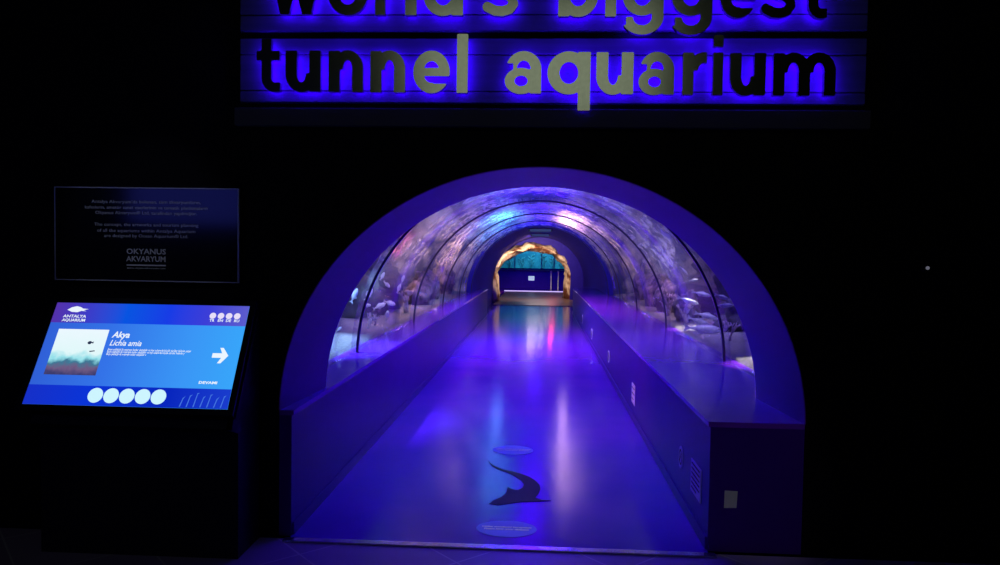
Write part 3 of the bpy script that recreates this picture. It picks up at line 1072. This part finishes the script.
for sx in (-1, 1):
    for sz in (-1, 1):
        b = lathe([(.012, 0), (.012, .036)], 14)
        bmesh.ops.rotate(b, verts=b.verts, cent=(0, 0, 0), matrix=Matrix.Rotation(PI / 2, 3, 'X'))
        s = link('standoff', b, m_steel, panel)
        s.location = (sx * (PW / 2 - .04), 0, sz * (PH / 2 - .04))
TR = (PI / 2, 0, 0)
ys = -0.0505
lines = ["Antalya Akvaryum'da bulunan, tüm akvaryumların,", "kafeslerin, amatör sanat eserlerinin ve tematik planlamaların", 'Okyanus Akvaryum® Ltd. tarafından yapılmıştır.',
         'The concept, the artworks and tourism planning', 'of all the aquariums within Antalya Aquarium', 'are designed by Ocean Aquarium® Ltd.']
zy = [.180, .147, .116, .048, .013, -.017]
for s, z, w in zip(lines, zy, (.65, .73, .605, .62, .585, .50)):
    o = text_mesh(s, 0.026, m_ptext, panel, (0.0, ys, z), TR, align='CENTER')
    o.scale = (w / max(.01, o.dimensions.x), 1, 1)
    o.location.x = 0.0
for s, z in (('OKYANUS', -.113), ('AKVARYUM', -.156)):
    o = text_mesh(s, 0.044, m_ptext, panel, (0.0, ys, z), TR, name='logo_lettering', align='CENTER', offset=0.0008)
    o.scale = (.235 / o.dimensions.x, 1, 1)
o = link('logo_bar', boxbm(-.1175, .1175, ys - .001, ys, -.182, -.174), m_ptext, panel)
o = text_mesh('www.okyanusakvaryum.com', 0.014, m_ptext, panel, (0.0, ys, -.199), TR, name='lettering', align='CENTER')
o.scale = (.23 / o.dimensions.x, 1, 1)

# ------------------------------------------------------------------ touch screen kiosk
TL, TRc, BR, BL = at(58, 303, 4.0), at(249, 306, 4.0), at(228, 409, 3.71), at(22, 404, 3.71)
xc = (TL.x + TRc.x + BR.x + BL.x) / 4
top = Vector((xc, 4.0, (TL.z + TRc.z) / 2))
bot = Vector((xc, 3.71, (BR.z + BL.z) / 2))
SW = (TRc.x - TL.x + BR.x - BL.x) / 2
SH = (top - bot).length
tilt = math.atan2(top.z - bot.z, top.y - bot.y)      # from horizontal
kiosk = thing('touch_kiosk', 'black slanted touch screen desk glowing blue under the black information panel', 'kiosk', (xc, 3.9, 0))
mid = (top + bot) / 2 - Vector((xc, 3.9, 0))
# screen frame axes: local x right, local y up the slope, local z out of the screen
ROT = (tilt, 0, 0)
scr = link('screen', boxbm(-SW / 2, SW / 2, -SH / 2, SH / 2, -0.004, 0.0),
           glow('screen_body', (0, 0, 0), 1.0, axis='X', stops=[(0, srgb(48, 96, 215)), (.35, srgb(52, 115, 232)), (.75, srgb(58, 150, 246)), (1, srgb(56, 165, 250))]), kiosk)
scr.location = mid
scr.rotation_euler = ROT
bz_ = bmesh.new()
bw_ = 0.035
box(bz_, -SW / 2 - bw_, SW / 2 + bw_, SH / 2 + .001, SH / 2 + bw_, -0.05, 0.004, bevel=.003)
box(bz_, -SW / 2 - bw_, SW / 2 + bw_, -SH / 2 - bw_, -SH / 2 - .001, -0.05, 0.004, bevel=.003)
box(bz_, -SW / 2 - bw_, -SW / 2 - .001, -SH / 2, SH / 2, -0.05, 0.004, bevel=.003)
box(bz_, SW / 2 + .001, SW / 2 + bw_, -SH / 2, SH / 2, -0.05, 0.004, bevel=.003)
box(bz_, -SW / 2 - bw_, SW / 2 + bw_, -SH / 2 - bw_, SH / 2 + bw_, -0.06, -0.012)
bez_o = link('bezel', bz_, m_black, kiosk)
bez_o.location = mid
bez_o.rotation_euler = ROT
# cabinet: wedge body
b = bmesh.new()
tp, bt = top - Vector((xc, 3.9, 0)), bot - Vector((xc, 3.9, 0))
poly = [(bt.y - .02, bt.z - .10), (bt.y + .05, bt.z - .13), (tp.y + .02, tp.z - .09), (.25, tp.z - .09), (.25, 0), (-.05, 0), (-.05, bt.z - .16)]
vs0 = [b.verts.new((-SW / 2, y, z)) for y, z in poly]
vs1 = [b.verts.new((SW / 2, y, z)) for y, z in poly]
b.faces.new(vs0); b.faces.new(vs1[::-1])
for i in range(len(poly)):
    j = (i + 1) % len(poly)
    b.faces.new([vs0[i], vs1[i], vs1[j], vs0[j]])
link('cabinet', b, m_black, kiosk)
link('plinth', boxbm(-SW / 2 + .04, SW / 2 - .04, -.0, .24, 0, .06), m_joint, kiosk)

# user interface, laid on the screen as its printed picture; u,v in 0..1 from the top left
def ui(name, loops, m, lift=0.0006):
    bm = prism([[((u - .5) * SW, (.5 - v) * SH) for u, v in l] for l in loops], 0, 0.0006)
    for vtx in bm.verts:
        vtx.co = Vector((vtx.co.x, vtx.co.z, lift + vtx.co.y))
    o = link(name, bm, m, scr)
    return o


def uir(name, u0, v0, u1, v1, m, lift=0.0006): return ui(name, [[(u0, v0), (u1, v0), (u1, v1), (u0, v1)]], m, lift)
def uic(cu, cv, r, n=28): return [(cu + r * math.cos(2 * PI * i / n), cv + r * SW / SH * math.sin(2 * PI * i / n)) for i in range(n)]


w_ui = glow('screen_white', srgb(235, 245, 255), 1.0)
m_hdr = glow('screen_header', (0, 0, 0), 1.0, stops=[(0, srgb(84, 50, 170)), (.18, srgb(60, 60, 200)), (.38, srgb(8, 84, 225)), (.6, srgb(24, 60, 230)), (.8, srgb(60, 62, 215)), (1, srgb(92, 92, 205))])
m_ftr = glow('screen_footer', (0, 0, 0), 1.0, stops=[(0, srgb(22, 48, 200)), (.3, srgb(10, 52, 215)), (.7, srgb(8, 38, 190)), (1, srgb(26, 60, 205))])
uir('header_bar', 0, 0, 1, .205, m_hdr)
uir('footer_bar', 0, .818, 1, 1, m_ftr)
# photo of a fish tank scene
m_ph = bpy.data.materials.new('screen_photo')
m_ph.use_nodes = True
nt = m_ph.node_tree
nt.nodes.remove(nt.nodes['Principled BSDF'])
e = nt.nodes.new('ShaderNodeEmission')
tc = nt.nodes.new('ShaderNodeTexCoord')
sp = nt.nodes.new('ShaderNodeSeparateXYZ')
nz = nt.nodes.new('ShaderNodeTexNoise')
nz.inputs['Scale'].default_value = 5
nz.inputs['Detail'].default_value = 6
ma = nt.nodes.new('ShaderNodeMath'); ma.operation = 'MULTIPLY_ADD'
ma.inputs[1].default_value = .34
su = nt.nodes.new('ShaderNodeMath'); su.operation = 'SUBTRACT'; su.inputs[1].default_value = .17
rp = nt.nodes.new('ShaderNodeValToRGB')
st = [(0, srgb(60, 60, 110)), (.16, srgb(110, 90, 130)), (.26, srgb(60, 120, 150)), (.36, srgb(150, 225, 235)), (.5, srgb(225, 248, 250)), (1, srgb(235, 248, 255))]
while len(rp.color_ramp.elements) < len(st):
    rp.color_ramp.elements.new(.5)
for el, (p_, c_) in zip(rp.color_ramp.elements, st):
    el.position = p_; el.color = (*c_, 1)
nt.links.new(tc.outputs['Generated'], sp.inputs[0])
nt.links.new(tc.outputs['Generated'], nz.inputs['Vector'])
nt.links.new(nz.outputs['Fac'], ma.inputs[0])
nt.links.new(sp.outputs['Y'], ma.inputs[2])
nt.links.new(ma.outputs[0], su.inputs[0])
nt.links.new(su.outputs[0], rp.inputs['Fac'])
nt.links.new(rp.outputs[0], e.inputs[0])
nt.links.new(e.outputs[0], nt.nodes['Material Output'].inputs[0])
uir('photo', .055, .27, .315, .72, m_ph)
m_dk = glow('screen_dark', srgb(40, 50, 80), 1.0)
ui('photo_fish', [[(.224, .402), (.230, .390), (.240, .386), (.247, .398), (.256, .390), (.254, .412), (.246, .406), (.238, .420), (.228, .416)]], m_dk, .0013)
ui('photo_fish', [[(.245, .485), (.272, .478), (.276, .486), (.250, .495)]], m_dk, .0013)
# logo: fish over lettering
ui('fish_logo', [[(u, (v - .05) * .78 + .035) for u, v in ((.065, .10), (.085, .065), (.11, .05), (.13, .06), (.145, .08), (.175, .085), (.15, .10), (.165, .115), (.14, .11), (.12, .13), (.09, .125))]], w_ui, .0013)


def uit(name, s, u, v, hgt, wid, m=w_ui, shear=0.0, offset=0.0):
    o = text_mesh(s, hgt, m, scr, ((u - .5) * SW, (.5 - v) * SH, .0014), (0, 0, 0), name=name, shear=shear, offset=offset, ext=.0003)
    if o.dimensions.x > 0:
        o.scale = (wid * SW / o.dimensions.x, 1, 1)
    return o


uit('logo_lettering', 'ANTALYA', .055, .152, .024, .12, offset=.0004)
uit('logo_lettering', 'AQUARIUM', .055, .192, .024, .12, offset=.0004)
uit('title', 'Akya', .34, .345, .05, .09, shear=.2, offset=.0012)
uit('subtitle', 'Lichia amia', .337, .425, .046, .16, shear=.25, offset=.0004)
for i, (v, w) in enumerate(((.474, .42), (.497, .39), (.52, .20))):
    uit('text_line', 'Boyu yaklaşık iki metreye kadar ulaşabilir ve kıyı sularında küçük sürüler halinde yaşar'[:[88, 84, 44][i]], .337, v, .018, w)
uit('button_lettering', 'DEVAMI', .832, .772, .02, .09, offset=.0006)
ui('arrow', [[(.868, .478), (.915, .478), (.900, .425), (.917, .425), (.948, .50), (.917, .575), (.900, .575), (.915, .522), (.868, .522)]], w_ui, .0013)
for i in range(5):
    ui('round_button', [uic(.345 + i * .0775, .905, .037)], glow('screen_button', srgb(205, 245, 255), 1.0), .0013)
for i in range(4):
    ui('language_button', [uic(.824 + i * .0415, .105, .0165)], glow('screen_flag', srgb(232, 222, 248), 1.0), .0013)
    uit('button_lettering', ('TR', 'EN', 'DE', 'RU')[i], .812 + i * .0415, .165, .022, .026, offset=.0004)
m_lineart = glow('screen_line_art', srgb(70, 120, 225), 1.0)
for i in range(7):
    u = .765 + i * .033
    h = .05 + .05 * ((i * 37) % 5) / 4
    ui('line_art', [[(u, .99), (u + .005, .99), (u + .012, .97 - h), (u + .02, .92 - h * .6), (u + .009, .96 - h)]], m_lineart, .0013)

# status lamp on the right dark wall
p = at(927.5, 268, Y_WALL - .02)
o = thing('wall_sensor', 'tiny pale indicator on the dark wall far right of the arch', 'sensor', (p.x, Y_WALL, p.z))
bm = lathe([(.03, 0), (.03, .012), (.022, .02)], 18)
bmesh.ops.rotate(bm, verts=bm.verts, cent=(0, 0, 0), matrix=Matrix.Rotation(PI / 2, 3, 'X'))
link('housing', bm, m_black, o)
bm = lathe([(.010, .018), (.010, .024), (.005, .027)], 12)
bmesh.ops.rotate(bm, verts=bm.verts, cent=(0, 0, 0), matrix=Matrix.Rotation(PI / 2, 3, 'X'))
link('led', bm, glow('indicator_led', (.3, .3, .4), .35), o)

# ------------------------------------------------------------------ lights
def area_light(name, loc, size, size_y, power, col, target=None, spread=PI):
    if name in ('tank_lamp', 'streak_fill') and spread == PI:
        spread = math.radians(115 if name == 'tank_lamp' else 95)
    d = bpy.data.lights.new(name, 'AREA')
    d.shape = 'RECTANGLE'
    d.size, d.size_y = size, size_y
    d.energy = power
    d.color = col
    d.spread = spread
    o = bpy.data.objects.new(name, d)
    COL.objects.link(o)
    o.location = loc
    if target:
        z = (Vector(loc) - Vector(target)).normalized()
        up = Vector((0, 1, 0)) if abs(z.y) < 0.75 else Vector((0, 0, 1))    # long side runs down the tunnel
        x = up.cross(z).normalized()
        y = z.cross(x)
        o.rotation_euler = Matrix((x, y, z)).transposed().to_euler()
    return o


def spot(name, loc, target, power, col, cone, blend=0.6, rad=0.05):
    d = bpy.data.lights.new(name, 'SPOT')
    d.energy = power
    d.color = col
    d.spot_size = math.radians(cone)
    d.spot_blend = blend
    d.shadow_soft_size = rad
    o = bpy.data.objects.new(name, d)
    COL.objects.link(o)
    o.location = loc
    o.rotation_euler = (Vector(target) - Vector(loc)).to_track_quat('-Z', 'Y').to_euler()
    return o


BLUE = (0.055, 0.0, 1.0)
VIO = (0.16, 0.02, 1.0)
# blue lamps above the acrylic, shining down on the walkway
for y, p in ((6.0, 62), (8.5, 60), (11.2, 56), (14.0, 52), (16.6, 50)):
    area_light('blue_light', (-.1, y, 3.36), .5, 1.4, p, BLUE)
area_light('blue_light', (-.1, 22, 2.25), .4, 2.0, 12, BLUE)
area_light('blue_light', (-1.55, 23.3, .1), .1, 4.0, 10, BLUE, (0, 23.3, 1.8))  # unseen pair added low in the vault to brighten it blue
area_light('blue_light', (1.55, 23.3, .1), .1, 4.0, 10, BLUE, (0, 23.3, 1.8))
# tank lamps
area_light('tank_lamp', (-3.0, 8.2, 3.3), .8, .8, 26, (.28, .25, 1.0))
area_light('tank_lamp', (3.0, 8.2, 3.3), .8, .8, 20, (.28, .22, 1.0))
area_light('tank_lamp', (-2.2, 11.5, 3.3), .6, 1.6, 26, (1.0, .55, .55))
area_light('tank_lamp', (2.4, 11.5, 3.3), .6, 1.6, 24, (.8, .5, .8))
area_light('tank_lamp', (-3.2, 14.2, 3.3), .8, 1.2, 60, (1.0, .6, .6), (-3.0, 17.9, 1.8))
area_light('tank_lamp', (3.2, 14.2, 3.3), .8, 1.2, 60, (.8, .6, .75), (3.0, 17.9, 1.8))
area_light('tank_lamp', (-1.0, 15.6, 3.3), .5, .8, 40, (.12, .42, 1.0), (-1.1, 17.9, 2.8))
spot('pink_spot', (.9, 14.6, 3.35), (.62, 17.9, 2.75), 90, (1.0, .62, .85), 24)
# unseen lamps added close over the acrylic to colour its painted streaks
T = math.radians(100)
area_light('streak_fill', (-2.3, 8.6, 2.9), .5, 2.2, 15, (1.0, .60, .62), (-1.3, 8.9, 1.7))
area_light('streak_fill', (-2.3, 12.6, 2.9), .5, 2.6, 24, (1.0, .50, .40), (-1.3, 12.8, 1.7))
area_light('streak_fill', (2.3, 8.6, 2.9), .5, 2.2, 13, (.55, .45, 1.0), (1.3, 8.9, 1.7))
area_light('streak_fill', (2.3, 12.6, 2.9), .5, 2.6, 18, (.95, .55, .65), (1.3, 12.8, 1.7))
area_light('streak_fill', (0.0, 7.6, 3.2), .9, .8, 8, (.45, .55, 1.0), spread=T)
area_light('streak_fill', (-.8, 13.2, 2.8), .3, 3.6, 85, (.05, .40, 1.0), (-.72, 13.2, 2.2), spread=T)
area_light('streak_fill', (.62, 14.2, 2.72), .14, 4.4, 70, (1.0, .52, .74), (.56, 14.2, 2.2), spread=T)
area_light('streak_fill', (.56, 15.4, 2.66), .16, 3.0, 3.0, (1.0, .55, .85), (.56, 15.0, 2.2), spread=T)  # added, tilted to mirror a pink streak in the floor
area_light('streak_fill', (-.95, 15.4, 2.66), .22, 3.0, 3.5, (.12, .32, 1.0), (-.92, 15.0, 2.2), spread=T)  # added likewise for the blue streak in the floor
spot('red_light', (-2.6, 7.4, 2.9), (-1.30, 7.25, 1.83), 170, (1.0, .10, .2), 20)  # added to imitate a red reflection on the left acrylic
spot('fish_fill_spot', (-2.3, 6.2, 3.2), (-2.05, 8.9, 1.35), 260, (.62, .66, 1.0), 26)  # unseen spots added to brighten the fish on both sides
spot('fish_fill_spot', (2.4, 6.4, 3.2), (2.15, 8.9, 1.15), 170, (.58, .56, 1.0), 26)
spot('white_spot', (2.3, 6.9, 3.2), (1.98, 6.5, .8), 900, (1, .92, .8), 18)
spot('white_spot', (2.3, 10.2, 3.0), (1.95, 9.6, .8), 1100, (1, .92, .85), 16)
spot('sand_spot', (-2.4, 6.8, 3.2), (-2.1, 7.0, .8), 1300, (.30, .55, 1.0), 44)
# warm lamp in front of the rock arch, teal lamp in the far tank
area_light('warm_lamp', (-.2, 24.6, 2.25), .5, .3, 85, (1.0, .68, .44), (-.26, 27.0, 1.7), spread=math.radians(90))
area_light('warm_lamp', (.0, 31.5, 2.3), 1.0, .3, 5, (1.0, .75, .65), (.1, 28.0, .8), spread=math.radians(90))
area_light('red_light', (.62, 36.0, 2.5), .25, .25, 6, (1.0, .05, .12), (.62, 30, 2.2))
area_light('teal_lamp', (-.1, 42.4, 3.0), 3.5, .8, 55, (.08, .55, 1.0), (-.1, 43.2, 1.2))
area_light('blue_light', (-.1, 35.0, 3.0), 2.5, .8, 28, BLUE, (-.1, 36.8, .4))  # added to light the far counter blue
# lit lobby panel behind the viewer, mirrored in the steel letters
area_light('lobby_panel', (-.15, -2.0, 4.25), 3.3, 1.7, 7.8, (.78, .88, .66), (-.35, 4.0, 2.9))
spot('panel_fill_spot', (-2.2, 1.6, 3.4), (ip_c.x, Y_WALL, ip_c.z), 20, (.7, .75, 1.0), 22, rad=.03)  # extra spot added so the panel print shows

area_light('lobby_screen', (-5.0, -2.0, 2.45), 1.6, .8, 5, (.08, .10, 1.0), (-2.3, 4.2, 1.8))
spot('hall_fill_spot', (-.6, 1.4, 3.8), (-.18, 4.43, 0), 150, (.8, .85, 1.0), 6, rad=.03)  # added to brighten the nearest floor sticker
spot('hall_fill_spot', (1.1, 1.2, 3.6), (1.28, 4.2, .42), 30, (.85, .85, 1.0), 12, rad=.03)  # added to brighten the ledge end and its grey label

# ------------------------------------------------------------------ world, colour management
w = bpy.data.worlds.new('world')
scene.world = w
w.use_nodes = True
w.node_tree.nodes['Background'].inputs[0].default_value = (0.0, 0.0, 0.001, 1)
w.node_tree.nodes['Background'].inputs[1].default_value = 0.2
vs_ = scene.view_settings
vs_.view_transform = 'Standard'
vs_.look = 'None'
vs_.gamma = 1
vs_.exposure = 0
vs_.use_curve_mapping = False
scene.cycles.use_denoising = True
scene.cycles.max_bounces = 10
scene.cycles.transparent_max_bounces = 24
scene.cycles.sample_clamp_indirect = 4
